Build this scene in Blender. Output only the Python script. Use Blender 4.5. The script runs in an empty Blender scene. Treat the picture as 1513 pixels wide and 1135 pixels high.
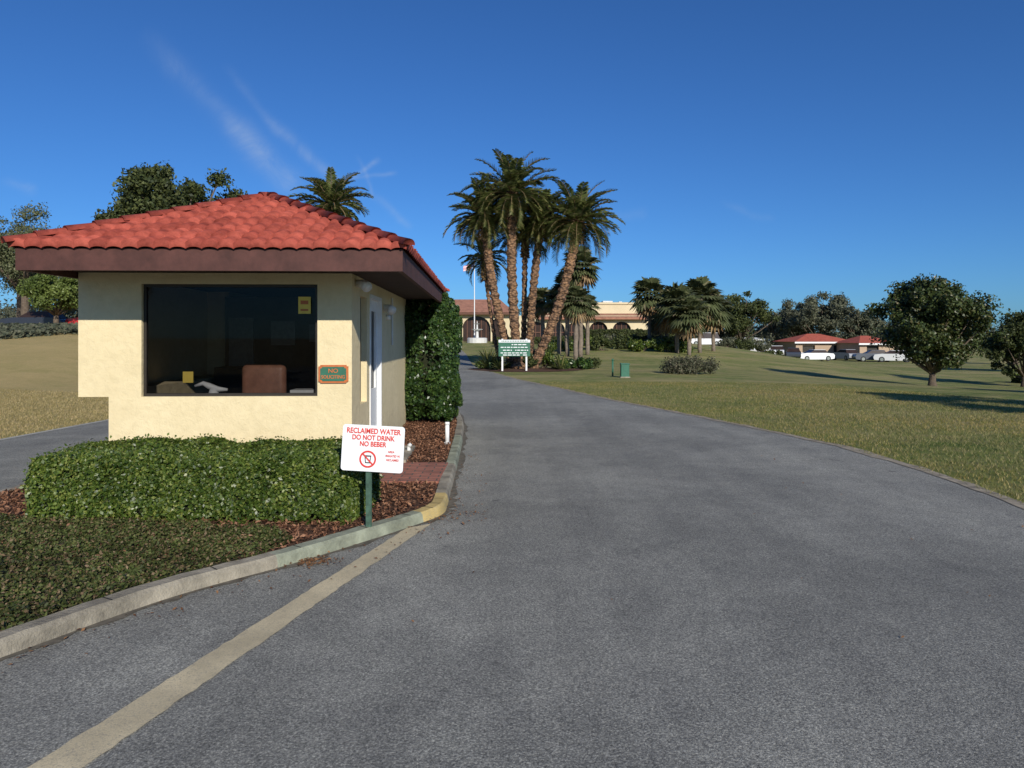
import bpy, math, random
import numpy as np
from mathutils import Vector, Matrix
random.seed(3); rng=np.random.default_rng(3)
scene=bpy.context.scene
scene.view_settings.view_transform='Standard'
scene.view_settings.look='None'
scene.view_settings.exposure=0
R=math.radians

# ---------------------------------------------------------------- node helpers
def newmat(name):
    m=bpy.data.materials.new(name); m.use_nodes=True
    nt=m.node_tree
    return m,nt,nt.nodes['Principled BSDF'],nt.nodes['Material Output']
def L(nt,a,b): nt.links.new(a,b)
def noise(nt,scale,detail=4,rough=.6,vec=None,dist=0):
    n=nt.nodes.new('ShaderNodeTexNoise'); n.inputs['Scale'].default_value=scale
    n.inputs['Detail'].default_value=detail; n.inputs['Roughness'].default_value=rough
    n.inputs['Distortion'].default_value=dist
    if vec is not None: L(nt,vec,n.inputs['Vector'])
    return n
def ramp(nt,fac,stops):
    r=nt.nodes.new('ShaderNodeValToRGB'); cr=r.color_ramp
    st=[(p,(*c,1) if len(c)==3 else c) for p,c in stops]
    cr.elements[0].position=st[0][0]; cr.elements[0].color=st[0][1]
    cr.elements[1].position=st[-1][0]; cr.elements[1].color=st[-1][1]
    for p,c in st[1:-1]:
        e=cr.elements.new(p); e.color=c
    L(nt,fac,r.inputs[0]); return r
def mix(nt,fac,a,b,mode='MIX'):
    m=nt.nodes.new('ShaderNodeMix'); m.data_type='RGBA'; m.blend_type=mode
    for s,v in ((m.inputs[0],fac),(m.inputs[6],a),(m.inputs[7],b)):
        if isinstance(v,(int,float)): s.default_value=v
        elif isinstance(v,tuple): s.default_value=(*v,1) if len(v)==3 else v
        else: L(nt,v,s)
    return m.outputs[2]
def math_(nt,op,a,b=None,c=None,clamp=False):
    m=nt.nodes.new('ShaderNodeMath'); m.operation=op; m.use_clamp=clamp
    for i,v in enumerate((a,b,c)):
        if v is None: continue
        if isinstance(v,(int,float)): m.inputs[i].default_value=v
        else: L(nt,v,m.inputs[i])
    return m.outputs[0]
def objco(nt):
    return nt.nodes.new('ShaderNodeTexCoord').outputs['Object']
def bump(nt,h,strength,dist,b):
    n=nt.nodes.new('ShaderNodeBump'); n.inputs['Strength'].default_value=strength
    n.inputs['Distance'].default_value=dist; L(nt,h,n.inputs['Height']); L(nt,n.outputs[0],b.inputs['Normal'])
def pmat(name,col,rough=.7,var=.15,scale=4,bs=0,bscale=60,bdist=.005,metal=0,spec=.4):
    m,nt,b,o=newmat(name); v=objco(nt)
    n=noise(nt,scale,6,.65,v)
    lo=tuple(c*(1-var) for c in col); hi=tuple(min(1,c*(1+var)) for c in col)
    r=ramp(nt,n.outputs[0],[(.3,lo),(.7,hi)])
    L(nt,r.outputs[0],b.inputs['Base Color'])
    b.inputs['Roughness'].default_value=rough; b.inputs['Metallic'].default_value=metal
    b.inputs['Specular IOR Level'].default_value=spec
    if bs: bump(nt,noise(nt,bscale,5,.6,v).outputs[0],bs,bdist,b)
    return m
def leafmat(name,stops,trans=.25,rough=.55,patch=None,pscale=.6,spec=.3):
    m,nt,b,o=newmat(name)
    g=nt.nodes.new('ShaderNodeNewGeometry')
    r=ramp(nt,g.outputs['Random Per Island'],stops); col=r.outputs[0]
    if patch:
        n=noise(nt,pscale,3,.6,objco(nt))
        f=ramp(nt,n.outputs[0],[(.42,(0,0,0)),(.62,(1,1,1))]).outputs[0]
        col=mix(nt,f,col,mix(nt,1.0,col,patch,'MULTIPLY'))
    L(nt,col,b.inputs['Base Color']); b.inputs['Roughness'].default_value=rough
    b.inputs['Specular IOR Level'].default_value=spec
    t=nt.nodes.new('ShaderNodeBsdfTranslucent'); L(nt,col,t.inputs[0])
    ms=nt.nodes.new('ShaderNodeMixShader'); ms.inputs[0].default_value=trans
    L(nt,b.outputs[0],ms.inputs[1]); L(nt,t.outputs[0],ms.inputs[2]); L(nt,ms.outputs[0],o.inputs[0])
    return m

# ---------------------------------------------------------------- mesh helpers
def link(ob,parent=None):
    scene.collection.objects.link(ob)
    if parent: ob.parent=parent
    return ob
def empty(name,loc=(0,0,0),rotz=0):
    e=bpy.data.objects.new(name,None); e.location=loc; e.rotation_euler=(0,0,rotz); e.empty_display_size=.2
    return link(e)
def mk(name,V,F,mat,parent=None,smooth=False,loc=None,bevel=0):
    me=bpy.data.meshes.new(name); me.from_pydata([tuple(v) for v in V],[],F); me.update()
    if isinstance(mat,list):
        for m_ in mat: me.materials.append(m_)
    else: me.materials.append(mat)
    if smooth: me.polygons.foreach_set('use_smooth',[True]*len(me.polygons))
    ob=bpy.data.objects.new(name,me)
    if loc: ob.location=loc
    if bevel:
        b=ob.modifiers.new('b','BEVEL'); b.width=bevel; b.segments=2; b.limit_method='ANGLE'
    return link(ob,parent)
def quads(name,V,mat,parent=None,smooth=False):
    V=np.asarray(V,dtype=np.float32).reshape(-1,3); n=len(V)//4
    me=bpy.data.meshes.new(name)
    me.vertices.add(n*4); me.vertices.foreach_set('co',V.ravel())
    me.loops.add(n*4); me.loops.foreach_set('vertex_index',np.arange(n*4,dtype=np.int32))
    me.polygons.add(n); me.polygons.foreach_set('loop_start',np.arange(n,dtype=np.int32)*4)
    me.update(calc_edges=True); me.materials.append(mat)
    return link(bpy.data.objects.new(name,me),parent)
def boxes(bl):
    V=[];F=[]
    for (x0,x1,y0,y1,z0,z1) in bl:
        o=len(V)
        V+=[(x0,y0,z0),(x1,y0,z0),(x1,y1,z0),(x0,y1,z0),(x0,y0,z1),(x1,y0,z1),(x1,y1,z1),(x0,y1,z1)]
        F+=[tuple(o+i for i in f) for f in ((3,2,1,0),(4,5,6,7),(0,1,5,4),(1,2,6,5),(2,3,7,6),(3,0,4,7))]
    return V,F
def box(name,bl,mat,parent=None,bevel=0):
    if not isinstance(bl,list): bl=[bl]
    V,F=boxes(bl); return mk(name,V,F,mat,parent,bevel=bevel)
def tube(pts,rad,sides=8,V=None,F=None,cap=True):
    if V is None: V=[];F=[]
    pts=[Vector(p) for p in pts]; o=len(V); n=len(pts)
    for i,p in enumerate(pts):
        d=(pts[min(i+1,n-1)]-pts[max(i-1,0)]).normalized()
        a=d.cross(Vector((0,1,0)) if abs(d.y)<.9 else Vector((1,0,0))).normalized(); b=d.cross(a)
        for k in range(sides):
            t=2*math.pi*k/sides
            V.append(tuple(p+(a*math.cos(t)+b*math.sin(t))*rad[i]))
    for i in range(n-1):
        for k in range(sides):
            k2=(k+1)%sides
            F.append((o+i*sides+k,o+i*sides+k2,o+(i+1)*sides+k2,o+(i+1)*sides+k))
    if cap:
        F.append(tuple(o+k for k in range(sides))[::-1]); F.append(tuple(o+(n-1)*sides+k for k in range(sides)))
    return V,F
def unit(a): return a/np.maximum(1e-9,np.linalg.norm(a,axis=-1,keepdims=True))
def leafq(P,size,nrm=None,spread=1.,aspect=.5,up=0):
    P=np.asarray(P,float); N=len(P); n=rng.normal(size=(N,3))
    if nrm is not None: n=nrm+spread*n
    n[:,2]+=up
    n=unit(n); t=rng.normal(size=(N,3)); t=unit(t-(t*n).sum(1,keepdims=True)*n); b=np.cross(n,t)
    s=size*rng.uniform(.6,1.35,(N,1))
    return np.stack([P-t*s*.5,P+b*s*aspect*.5+n*s*.06,P+t*s*.5,P-b*s*aspect*.5+n*s*.06],1).reshape(-1,3)
def S(t):
    t=np.clip(t,0,1); return t*t*(3-2*t)
def tz(X,Y):
    X=np.asarray(X,float);Y=np.asarray(Y,float)
    far=1-S((Y-150)/250)
    rise=1.2*S((Y-42)/43)*(1-S((X-22)/18))
    fall=-1.35*S((X-(5+.2*np.maximum(0,Y-36)))/25)*S((Y-10)/35)
    left=2.0*S((-X-9)/10)*S((Y-15)/20)
    return (np.maximum(rise,left)+fall)*far
def zf(x,y): return float(tz(x,y))
def inpoly(P,poly):
    x,y=P[:,0],P[:,1]; c=np.zeros(len(P),bool); n=len(poly)
    for i in range(n):
        x1,y1=poly[i]; x2,y2=poly[(i+1)%n]
        if y1==y2: continue
        cond=((y1>y)!=(y2>y))&(x<(x2-x1)*(y-y1)/(y2-y1)+x1); c^=cond
    return c

# ---------------------------------------------------------------- materials
def lawn_mat():
    m,nt,b,o=newmat('lawn_grass'); v=objco(nt)
    n1=noise(nt,.16,7,.68,v,.3); n2=noise(nt,1.1,7,.78,v,.5); n3=noise(nt,60,3,.8,v); n4=noise(nt,.55,4,.6,v)
    c=ramp(nt,n1.outputs[0],[(.36,(.115,.165,.042)),(.47,(.18,.21,.065)),(.56,(.29,.265,.115)),(.66,(.37,.31,.15))]).outputs[0]
    c=mix(nt,ramp(nt,n2.outputs[0],[(.42,(0,0,0)),(.62,(.85,.85,.85))]).outputs[0],c,(.33,.28,.13))
    c=mix(nt,ramp(nt,n4.outputs[0],[(.55,(0,0,0)),(.7,(.6,.6,.6))]).outputs[0],c,(.12,.165,.045))
    mp=nt.nodes.new('ShaderNodeMapping'); mp.inputs['Rotation'].default_value=(0,0,.5); mp.inputs['Scale'].default_value=(.03,1.0,1); L(nt,v,mp.inputs[0])
    ms=noise(nt,.6,3,.5,mp.outputs[0]); c=mix(nt,1.0,c,ramp(nt,ms.outputs[0],[(.4,(.86,.88,.86)),(.6,(1.1,1.08,1.05))]).outputs[0],'MULTIPLY')
    sp=nt.nodes.new('ShaderNodeSeparateXYZ'); L(nt,v,sp.inputs[0])
    mr=nt.nodes.new('ShaderNodeMapRange'); L(nt,sp.outputs[0],mr.inputs[0])
    mr.inputs[1].default_value=-5; mr.inputs[2].default_value=-9; mr.inputs[3].default_value=0; mr.inputs[4].default_value=.85
    f=math_(nt,'MULTIPLY',mr.outputs[0],math_(nt,'ADD',n2.outputs[0],.3,clamp=True))
    c=mix(nt,f,c,(.50,.37,.17))
    c=mix(nt,1.0,c,ramp(nt,n3.outputs[0],[(.3,(.6,.6,.6)),(.7,(1.3,1.3,1.3))]).outputs[0],'MULTIPLY')
    L(nt,c,b.inputs['Base Color']); b.inputs['Roughness'].default_value=.9; b.inputs['Specular IOR Level'].default_value=.1
    bump(nt,n3.outputs[0],.8,.03,b); return m
def asphalt_mat():
    m,nt,b,o=newmat('asphalt'); v=objco(nt)
    big=noise(nt,.35,6,.65,v,.4); med=noise(nt,2.4,7,.75,v); fine=noise(nt,95,3,.85,v)
    vo=nt.nodes.new('ShaderNodeTexVoronoi'); vo.inputs['Scale'].default_value=90; L(nt,v,vo.inputs[0])
    c=ramp(nt,big.outputs[0],[(.36,(.215,.212,.195)),(.48,(.25,.246,.225)),(.54,(.285,.28,.255)),(.68,(.31,.303,.272))]).outputs[0]
    c=mix(nt,1.0,c,ramp(nt,med.outputs[0],[(.3,(.82,.82,.83)),(.7,(1.14,1.14,1.12))]).outputs[0],'MULTIPLY')
    c=mix(nt,1.0,c,ramp(nt,fine.outputs[0],[(.33,(.38,.38,.38)),(.5,(1,1,1)),(.68,(1.9,1.87,1.75))]).outputs[0],'MULTIPLY')
    c=mix(nt,.7,c,mix(nt,1.0,c,ramp(nt,vo.outputs[0],[(.1,(1.35,1.35,1.35)),(.6,(.6,.6,.6))]).outputs[0],'MULTIPLY'))
    sp=noise(nt,4.5,2,.5,v); f=ramp(nt,sp.outputs[0],[(.72,(0,0,0)),(.75,(.6,.6,.6))]).outputs[0]
    c=mix(nt,f,c,(.10,.095,.09))
    # hairline cracks
    wv=noise(nt,.9,5,.7,v); add=nt.nodes.new('ShaderNodeVectorMath'); add.operation='MULTIPLY_ADD'
    L(nt,wv.outputs['Color'],add.inputs[0]); add.inputs[1].default_value=(1.6,1.6,0); L(nt,v,add.inputs[2])
    cr=nt.nodes.new('ShaderNodeTexVoronoi'); cr.feature='DISTANCE_TO_EDGE'; cr.inputs['Scale'].default_value=.28; L(nt,add.outputs[0],cr.inputs[0])
    ck=ramp(nt,cr.outputs['Distance'],[(.0,(.55,.55,.55)),(.0028,(0,0,0))]).outputs[0]
    gate=ramp(nt,noise(nt,.25,2,.5,v).outputs[0],[(.5,(0,0,0)),(.6,(1,1,1))]).outputs[0]
    c=mix(nt,mix(nt,1.0,ck,gate,'MULTIPLY'),c,(.07,.066,.06))
    mp=nt.nodes.new('ShaderNodeMapping'); mp.inputs['Scale'].default_value=(1.4,.05,1); L(nt,v,mp.inputs[0])
    st=noise(nt,1,4,.6,mp.outputs[0]); c=mix(nt,1.0,c,ramp(nt,st.outputs[0],[(.35,(.88,.88,.88)),(.65,(1.1,1.1,1.09))]).outputs[0],'MULTIPLY')
    L(nt,c,b.inputs['Base Color']); b.inputs['Roughness'].default_value=.85; b.inputs['Specular IOR Level'].default_value=.2
    bump(nt,fine.outputs[0],.8,.007,b); return m
def paint_mat(name,col,under=(.2,.19,.17),th=.42):
    m,nt,b,o=newmat(name); v=objco(nt)
    n=noise(nt,30,6,.8,v); n2=noise(nt,130,3,.8,v)
    f=ramp(nt,n.outputs[0],[(th-.1,(0,0,0)),(th+.03,(1,1,1))]).outputs[0]
    f=mix(nt,1.0,f,ramp(nt,n2.outputs[0],[(.34,(.2,.2,.2)),(.5,(1,1,1))]).outputs[0],'MULTIPLY')
    big=noise(nt,2.5,5,.7,v)
    c=mix(nt,ramp(nt,big.outputs[0],[(.35,(0,0,0)),(.65,(1,1,1))]).outputs[0],tuple(x*.68 for x in col),col)
    L(nt,mix(nt,f,under,c),b.inputs['Base Color']); b.inputs['Roughness'].default_value=.8
    bump(nt,n2.outputs[0],.7,.006,b); return m
M={}
M['lawn']=lawn_mat(); M['asph']=asphalt_mat()
M['stripe']=paint_mat('worn_cream_paint',(.68,.57,.36),(.28,.25,.2),.40)
M['yellow']=paint_mat('yellow_kerb_paint',(.60,.44,.16),(.32,.28,.18),.42)
M['kerb']=pmat('kerb_concrete',(.27,.24,.185),.9,.5,4,.8,50,.012)
M['kerbgreen']=pmat('mossy_kerb',(.25,.265,.195),.9,.45,5,.7,60,.01)
M['mulchbase']=pmat('mulch_soil',(.085,.04,.022),.95,.5,20,.9,50,.02)
M['mulch']=leafmat('mulch_chips',[(0,(.06,.026,.014)),(.5,(.17,.075,.04)),(1,(.32,.17,.10))],0,.9)
M['gcbase']=pmat('groundcover_soil',(.04,.038,.018),.95,.4,15,.8,40,.02)
M['gc']=leafmat('groundcover_leaf',[(0,(.04,.055,.014)),(.4,(.075,.10,.024)),(.7,(.13,.145,.045)),(.87,(.18,.12,.065)),(1,(.28,.20,.12))],.15,.6,(.6,.58,.55),3)
M['hedge']=leafmat('hedge_leaf',[(0,(.035,.065,.01)),(.5,(.08,.125,.02)),(.82,(.15,.20,.035)),(1,(.26,.27,.07))],.22,.40,(.62,.68,.62),2.5,.45)
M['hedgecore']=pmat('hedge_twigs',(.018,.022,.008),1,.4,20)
M['bush']=leafmat('bush_leaf',[(0,(.018,.04,.01)),(.6,(.035,.075,.018)),(1,(.095,.15,.03))],.18,.35,None,1,.5)
M['oak']=leafmat('oak_leaf',[(0,(.03,.045,.015)),(.5,(.065,.085,.025)),(1,(.125,.14,.045))],.2,.6,(.6,.6,.55),.5)
M['oaklight']=leafmat('light_oak_leaf',[(0,(.08,.10,.045)),(.5,(.14,.16,.075)),(1,(.22,.22,.12))],.3,.6,(.65,.66,.65),.4)
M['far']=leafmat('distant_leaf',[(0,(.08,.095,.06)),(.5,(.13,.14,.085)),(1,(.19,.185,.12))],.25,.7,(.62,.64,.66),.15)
M['magn']=leafmat('magnolia_leaf',[(0,(.022,.04,.012)),(.5,(.055,.08,.022)),(.9,(.10,.12,.035)),(1,(.18,.14,.06))],.15,.42,(.65,.65,.6),.6,.4)
M['frond']=leafmat('palm_frond',[(0,(.065,.085,.022)),(.5,(.125,.15,.042)),(.9,(.21,.22,.075)),(1,(.32,.26,.12))],.3,.5)
M['sabal']=leafmat('sabal_frond',[(0,(.06,.075,.03)),(.6,(.11,.13,.055)),(.9,(.17,.18,.085)),(1,(.28,.23,.14))],.25,.6)
M['bark']=pmat('bark',(.12,.09,.065),.95,.4,6,.9,18,.05)
def palmbark():
    m,nt,b,o=newmat('palm_bark'); v=objco(nt)
    vo=nt.nodes.new('ShaderNodeTexVoronoi'); vo.inputs['Scale'].default_value=7
    mp=nt.nodes.new('ShaderNodeMapping'); mp.inputs['Scale'].default_value=(1,1,1.4); L(nt,v,mp.inputs[0]); L(nt,mp.outputs[0],vo.inputs[0])
    c=ramp(nt,vo.outputs[0],[(.0,(.34,.20,.11)),(.45,(.20,.115,.065)),(.8,(.05,.03,.02))]).outputs[0]
    n=noise(nt,1.2,4,.6,v); c=mix(nt,1.0,c,ramp(nt,n.outputs[0],[(.35,(.7,.7,.72)),(.65,(1.25,1.2,1.1))]).outputs[0],'MULTIPLY')
    L(nt,c,b.inputs['Base Color']); b.inputs['Roughness'].default_value=.95; bump(nt,vo.outputs[0],1,.08,b); return m
M['pbark']=palmbark()
M['sbark']=pmat('sabal_bark',(.20,.16,.125),.95,.35,5,.8,14,.05)
M['straw']=leafmat('dead_frond',[(0,(.16,.10,.05)),(1,(.34,.24,.13))],.15,.9)
def stucco():
    m,nt,b,o=newmat('cream_stucco'); v=objco(nt)
    n=noise(nt,1.3,5,.6,v); c=ramp(nt,n.outputs[0],[(.3,(.67,.56,.345)),(.7,(.75,.635,.405))]).outputs[0]
    n2=noise(nt,9,6,.7,v,.4); c=mix(nt,1.0,c,ramp(nt,n2.outputs[0],[(.3,(.93,.925,.905)),(.6,(1.02,1.02,1.02))]).outputs[0],'MULTIPLY')
    # splash-back dirt near the base
    sp=nt.nodes.new('ShaderNodeSeparateXYZ'); L(nt,v,sp.inputs[0])
    mr=nt.nodes.new('ShaderNodeMapRange'); L(nt,math_(nt,'ADD',sp.outputs[2],math_(nt,'MULTIPLY',n2.outputs[0],.5)),mr.inputs[0])
    mr.inputs[1].default_value=.3; mr.inputs[2].default_value=.8; mr.inputs[3].default_value=.35; mr.inputs[4].default_value=0
    c=mix(nt,mr.outputs[0],c,(.36,.30,.20))
    L(nt,c,b.inputs['Base Color']); b.inputs['Roughness'].default_value=.92; b.inputs['Specular IOR Level'].default_value=.12
    vo=nt.nodes.new('ShaderNodeTexVoronoi'); vo.inputs['Scale'].default_value=11; vo.feature='SMOOTH_F1'; L(nt,v,vo.inputs[0])
    a=noise(nt,22,6,.65,v,.8); h=math_(nt,'ADD',a.outputs[0],math_(nt,'MULTIPLY',vo.outputs[0],.7))
    bump(nt,h,.4,.022,b); return m
M['stucco']=stucco()
M['fascia']=pmat('brown_fascia',(.078,.030,.024),.75,.35,5,.3,30,.004)
M['soffit']=pmat('soffit_dark',(.05,.03,.025),.9,.2,5)
def tilemat(name,dark,light):
    m,nt,b,o=newmat(name); v=objco(nt)
    at=nt.nodes.new('ShaderNodeAttribute'); at.attribute_name='rnd'
    c=ramp(nt,at.outputs['Fac'],[(0,dark),(1,light)]).outputs[0]
    n=noise(nt,7,6,.75,v); c=mix(nt,1.0,c,ramp(nt,n.outputs[0],[(.32,(.55,.52,.52)),(.6,(1.08,1.08,1.08))]).outputs[0],'MULTIPLY')
    L(nt,c,b.inputs['Base Color']); b.inputs['Roughness'].default_value=.75; b.inputs['Specular IOR Level'].default_value=.15
    bump(nt,noise(nt,80,4,.6,v).outputs[0],.4,.004,b); return m
M['tile']=tilemat('red_barrel_tile',(.27,.055,.038),(.42,.095,.065))
M['bronze']=pmat('bronze_frame',(.03,.025,.02),.4,.2,5)
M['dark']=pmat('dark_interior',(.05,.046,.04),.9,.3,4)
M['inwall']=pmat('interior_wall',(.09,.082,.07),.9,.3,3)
M['leather']=pmat('chair_leather',(.26,.12,.075),.5,.25,8,.2,80)
M['white']=pmat('white_paint',(.75,.75,.74),.5,.06,6)
M['offw']=pmat('off_white',(.6,.6,.58),.6,.1,6)
M['signw']=pmat('sign_white',(.78,.79,.80),.45,.04,8)
M['red']=pmat('sign_red',(.62,.05,.04),.5,.1,20)
M['black']=pmat('rubber_black',(.02,.02,.02),.7,.1,10)
M['green']=pmat('sign_green',(.03,.13,.08),.5,.2,10)
M['orange']=pmat('plaque_orange',(.50,.14,.04),.5,.15,20)
M['steel']=pmat('galvanized_steel',(.25,.27,.25),.5,.2,20,metal=.4)
M['yellowtag']=pmat('yellow_notice',(.75,.55,.10),.6,.1,10)
def glassmat(name,tr,gl):
    m,nt,b,o=newmat(name); nt.nodes.remove(b)
    t=nt.nodes.new('ShaderNodeBsdfTransparent'); t.inputs[0].default_value=(tr,tr,tr*1.02,1)
    g=nt.nodes.new('ShaderNodeBsdfGlossy'); g.inputs['Roughness'].default_value=.02; g.inputs[0].default_value=(gl,gl,gl,1)
    a=nt.nodes.new('ShaderNodeFresnel'); a.inputs[0].default_value=1.4
    ms=nt.nodes.new('ShaderNodeMixShader'); L(nt,a.outputs[0],ms.inputs[0]); L(nt,t.outputs[0],ms.inputs[1]); L(nt,g.outputs[0],ms.inputs[2])
    L(nt,ms.outputs[0],o.inputs[0]); return m
M['glass']=glassmat('tinted_glass',.5,.4)
def brickmat():
    m,nt,b,o=newmat('brick_paver'); v=objco(nt)
    br=nt.nodes.new('ShaderNodeTexBrick'); L(nt,v,br.inputs[0]); br.inputs['Scale'].default_value=1
    br.inputs['Brick Width'].default_value=.2; br.inputs['Row Height'].default_value=.1; br.inputs['Mortar Size'].default_value=.008
    br.inputs['Color1'].default_value=(.40,.15,.10,1); br.inputs['Color2'].default_value=(.26,.10,.07,1); br.inputs['Mortar'].default_value=(.10,.085,.07,1)
    n=noise(nt,6,5,.7,v); c=mix(nt,1.0,br.outputs[0],ramp(nt,n.outputs[0],[(.3,(.7,.7,.7)),(.7,(1.15,1.15,1.15))]).outputs[0],'MULTIPLY')
    L(nt,c,b.inputs['Base Color']); b.inputs['Roughness'].default_value=.9
    bump(nt,math_(nt,'SUBTRACT',1,br.outputs['Fac']),.6,.006,b); return m
M['brick']=brickmat()
M['clubwall']=pmat('clubhouse_stucco',(.62,.52,.34),.9,.1,.4)
M['clubroof']=pmat('weathered_tile',(.34,.16,.105),.9,.3,2,.8,12,.08)
M['archglass']=pmat('arch_window_glass',(.04,.025,.02),.2,.3,1)
M['archwood']=pmat('arch_wood',(.11,.045,.025),.6,.2,3)
M['pinkwall']=pmat('pinkish_wall',(.42,.31,.22),.9,.1,.5)
M['redroof']=pmat('red_roof',(.42,.10,.06),.8,.25,2,.5,12,.05)

# ---------------------------------------------------------------- ground
def axis(fine0,fine1,step,mx,mn):
    a=list(np.arange(fine0,fine1+.01,step)); s=step; x=a[-1]
    while x<mx: s*=1.25; x+=s; a.append(x)
    s=step; x=a[0]
    while x>mn: s*=1.25; x-=s; a.insert(0,x)
    return np.array(a)
xs=axis(-45,70,1.0,3000,-3000); ys=axis(-5,125,1.0,3500,-3000)
XX,YY=np.meshgrid(xs,ys); ZZ=tz(XX,YY)
V=np.stack([XX,YY,ZZ],-1).reshape(-1,3); nx=len(xs)
F=[(j*nx+i,j*nx+i+1,(j+1)*nx+i+1,(j+1)*nx+i) for j in range(len(ys)-1) for i in range(nx-1)]
mk('lawn_ground',V,F,M['lawn'],smooth=True)

RY=[-25,0,4,6.7,8.2,10.4,12.9,15.3,18.5,22.4,28,35.7,42,56,70,85,95]
RX=[4.0,4.6,4.75,4.84,4.98,4.87,4.23,3.54,2.52,1.57,.09,-1.41,-2.3,-3.6,-5.5,-9,-14]
LY=[-25,0,11,14,20,28,32,42,56,70,85,95]
LX=[-9.5,-8.6,-8.07,-7.9,-8.0,-8.4,-8.8,-9.2,-9.8,-11.5,-15,-20]
rows=np.concatenate([np.arange(-25,40,.5),np.arange(40,95.1,1)])
NC=30
RV=[];RF=[]
for j,y in enumerate(rows):
    a=np.interp(y,LY,LX); b=np.interp(y,RY,RX)+ .03*math.sin(y*3.1)+.02*math.sin(y*7.7)
    for i in range(NC):
        x=a+(b-a)*i/(NC-1); RV.append((x,y,zf(x,y)+.006+(.05*min(1,max(0,(y-30)/20)))))
for j in range(len(rows)-1):
    for i in range(NC-1):
        RF.append((j*NC+i,j*NC+i+1,(j+1)*NC+i+1,(j+1)*NC+i))
mk('asphalt_road',RV,RF,M['asph'],smooth=True)
V=[];F=[]
ee=np.arange(-5,34,.25)
for j,y in enumerate(ee):
    b=np.interp(y,RY,RX); w=.04+.09*rng.random()
    V+=[(b-.03-.08*rng.random(),y,zf(b,y)+.012),(b+w,y,zf(b,y)+.014)]
for j in range(len(ee)-1): F.append((2*j,2*j+1,2*j+3,2*j+2))
mk('road_edge_dirt',V,F,pmat('edge_dirt',(.27,.23,.17),.95,.5,8,.6,60,.01))
# painted stripe
V=[];F=[];n=60
for i in range(n+1):
    t=i/n
    l=Vector((-1.793,2.646))*(1-t)+Vector((-.888,5.96))*t; r=Vector((-1.579,2.646))*(1-t)+Vector((-.69,6.09))*t
    V+=[(l.x+.014*random.random(),l.y,.011),(r.x-.014*random.random(),r.y,.011)]
for i in range(n): F.append((2*i,2*i+1,2*i+3,2*i+2))
d=Vector((-.905,-3.314,0)).normalized()*3
V+=[(-1.793+d.x,2.646+d.y,.011),(-1.579+d.x,2.646+d.y,.011)]; k=len(V)-2; F.append((k,k+1,1,0))
mk('painted_lane_stripe',V,F,M['stripe'])
V=[];F=[]
for j,y in enumerate(np.arange(5,20,.5)):
    a=np.interp(y,LY,LX); V+=[(a-.02,y,.012),(a+.1,y,.012)]
for j in range(len(V)//2-1): F.append((2*j,2*j+1,2*j+3,2*j+2))
mk('lane_edge_line',V,F,paint_mat('edge_line',(.52,.50,.42),(.24,.23,.2),.4))

# ---------------------------------------------------------------- traffic island
outer=[(-3.6,1.6),(-3.05,2.6),(-2.55,3.54),(-2.10,4.36),(-1.56,5.01),(-1.07,5.69),(-.74,6.2),(-.63,6.45),(-.62,6.75),(-.64,7.37),(-.67,8.4),(-.73,10),(-.8,11.5),(-1.0,14),(-1.9,20),(-3.3,28),(-4.0,31.5),(-4.6,32.3),(-5.1,31.5),(-5.2,20),(-5.1,12),(-5.1,7),(-5.4,4),(-5.2,2.2),(-4.5,1.3)]
def inset(poly,d):
    n=len(poly); out=[]
    for i in range(n):
        p0=Vector(poly[i-1]);p=Vector(poly[i]);p1=Vector(poly[(i+1)%n])
        a=(p-p0).normalized(); b=(p1-p).normalized()
        na=Vector((-a.y,a.x)); nb=Vector((-b.y,b.x)); m=(na+nb).normalized(); k=d/max(.4,m.dot(na))
        out.append((p.x+m.x*k,p.y+m.y*k))
    return out
def catmull(P,k=4,closed=True):
    out=[];n=len(P)
    for i in range(n):
        p0,p1,p2,p3=[Vector(P[(i+q)%n]) for q in(-1,0,1,2)]
        for s in range(k):
            t=s/k
            out.append(tuple(.5*((2*p1)+(-p0+p2)*t+(2*p0-5*p1+4*p2-p3)*t*t+(-p0+3*p1-3*p2+p3)*t**3)))
    return out
O=catmull(outer,8); I2=inset(O,.12); I3=inset(O,.13)
n=len(O); KH=.095
kh=[KH+.003*math.sin(i*.37)+.002*math.sin(i*2.3) for i in range(n)]
V=[(x,y,.0) for x,y in inset(O,-.008)]+[(x,y,kh[i]-.022) for i,(x,y) in enumerate(inset(O,.006))]+[(x,y,kh[i]) for i,(x,y) in enumerate(inset(O,.026))]+[(x,y,kh[i]) for i,(x,y) in enumerate(I2)]+[(x,y,.02) for x,y in I3]
F=[];mi=[]
for r in range(4):
    for i in range(n):
        i2=(i+1)%n; F.append((r*n+i,r*n+i2,(r+1)*n+i2,(r+1)*n+i))
        x,y=O[i]
        mi.append(1 if (6.1<y<6.9 and x>-1) else (2 if (4.9<y<6.1 and x>-1.7) or (8.5<y<11 and x>-1) else 0))
isl=empty('traffic_island')
kb=mk('kerb',V,F,[M['kerb'],M['yellow'],M['kerbgreen']],isl)
kb.data.polygons.foreach_set('material_index',mi)
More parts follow.
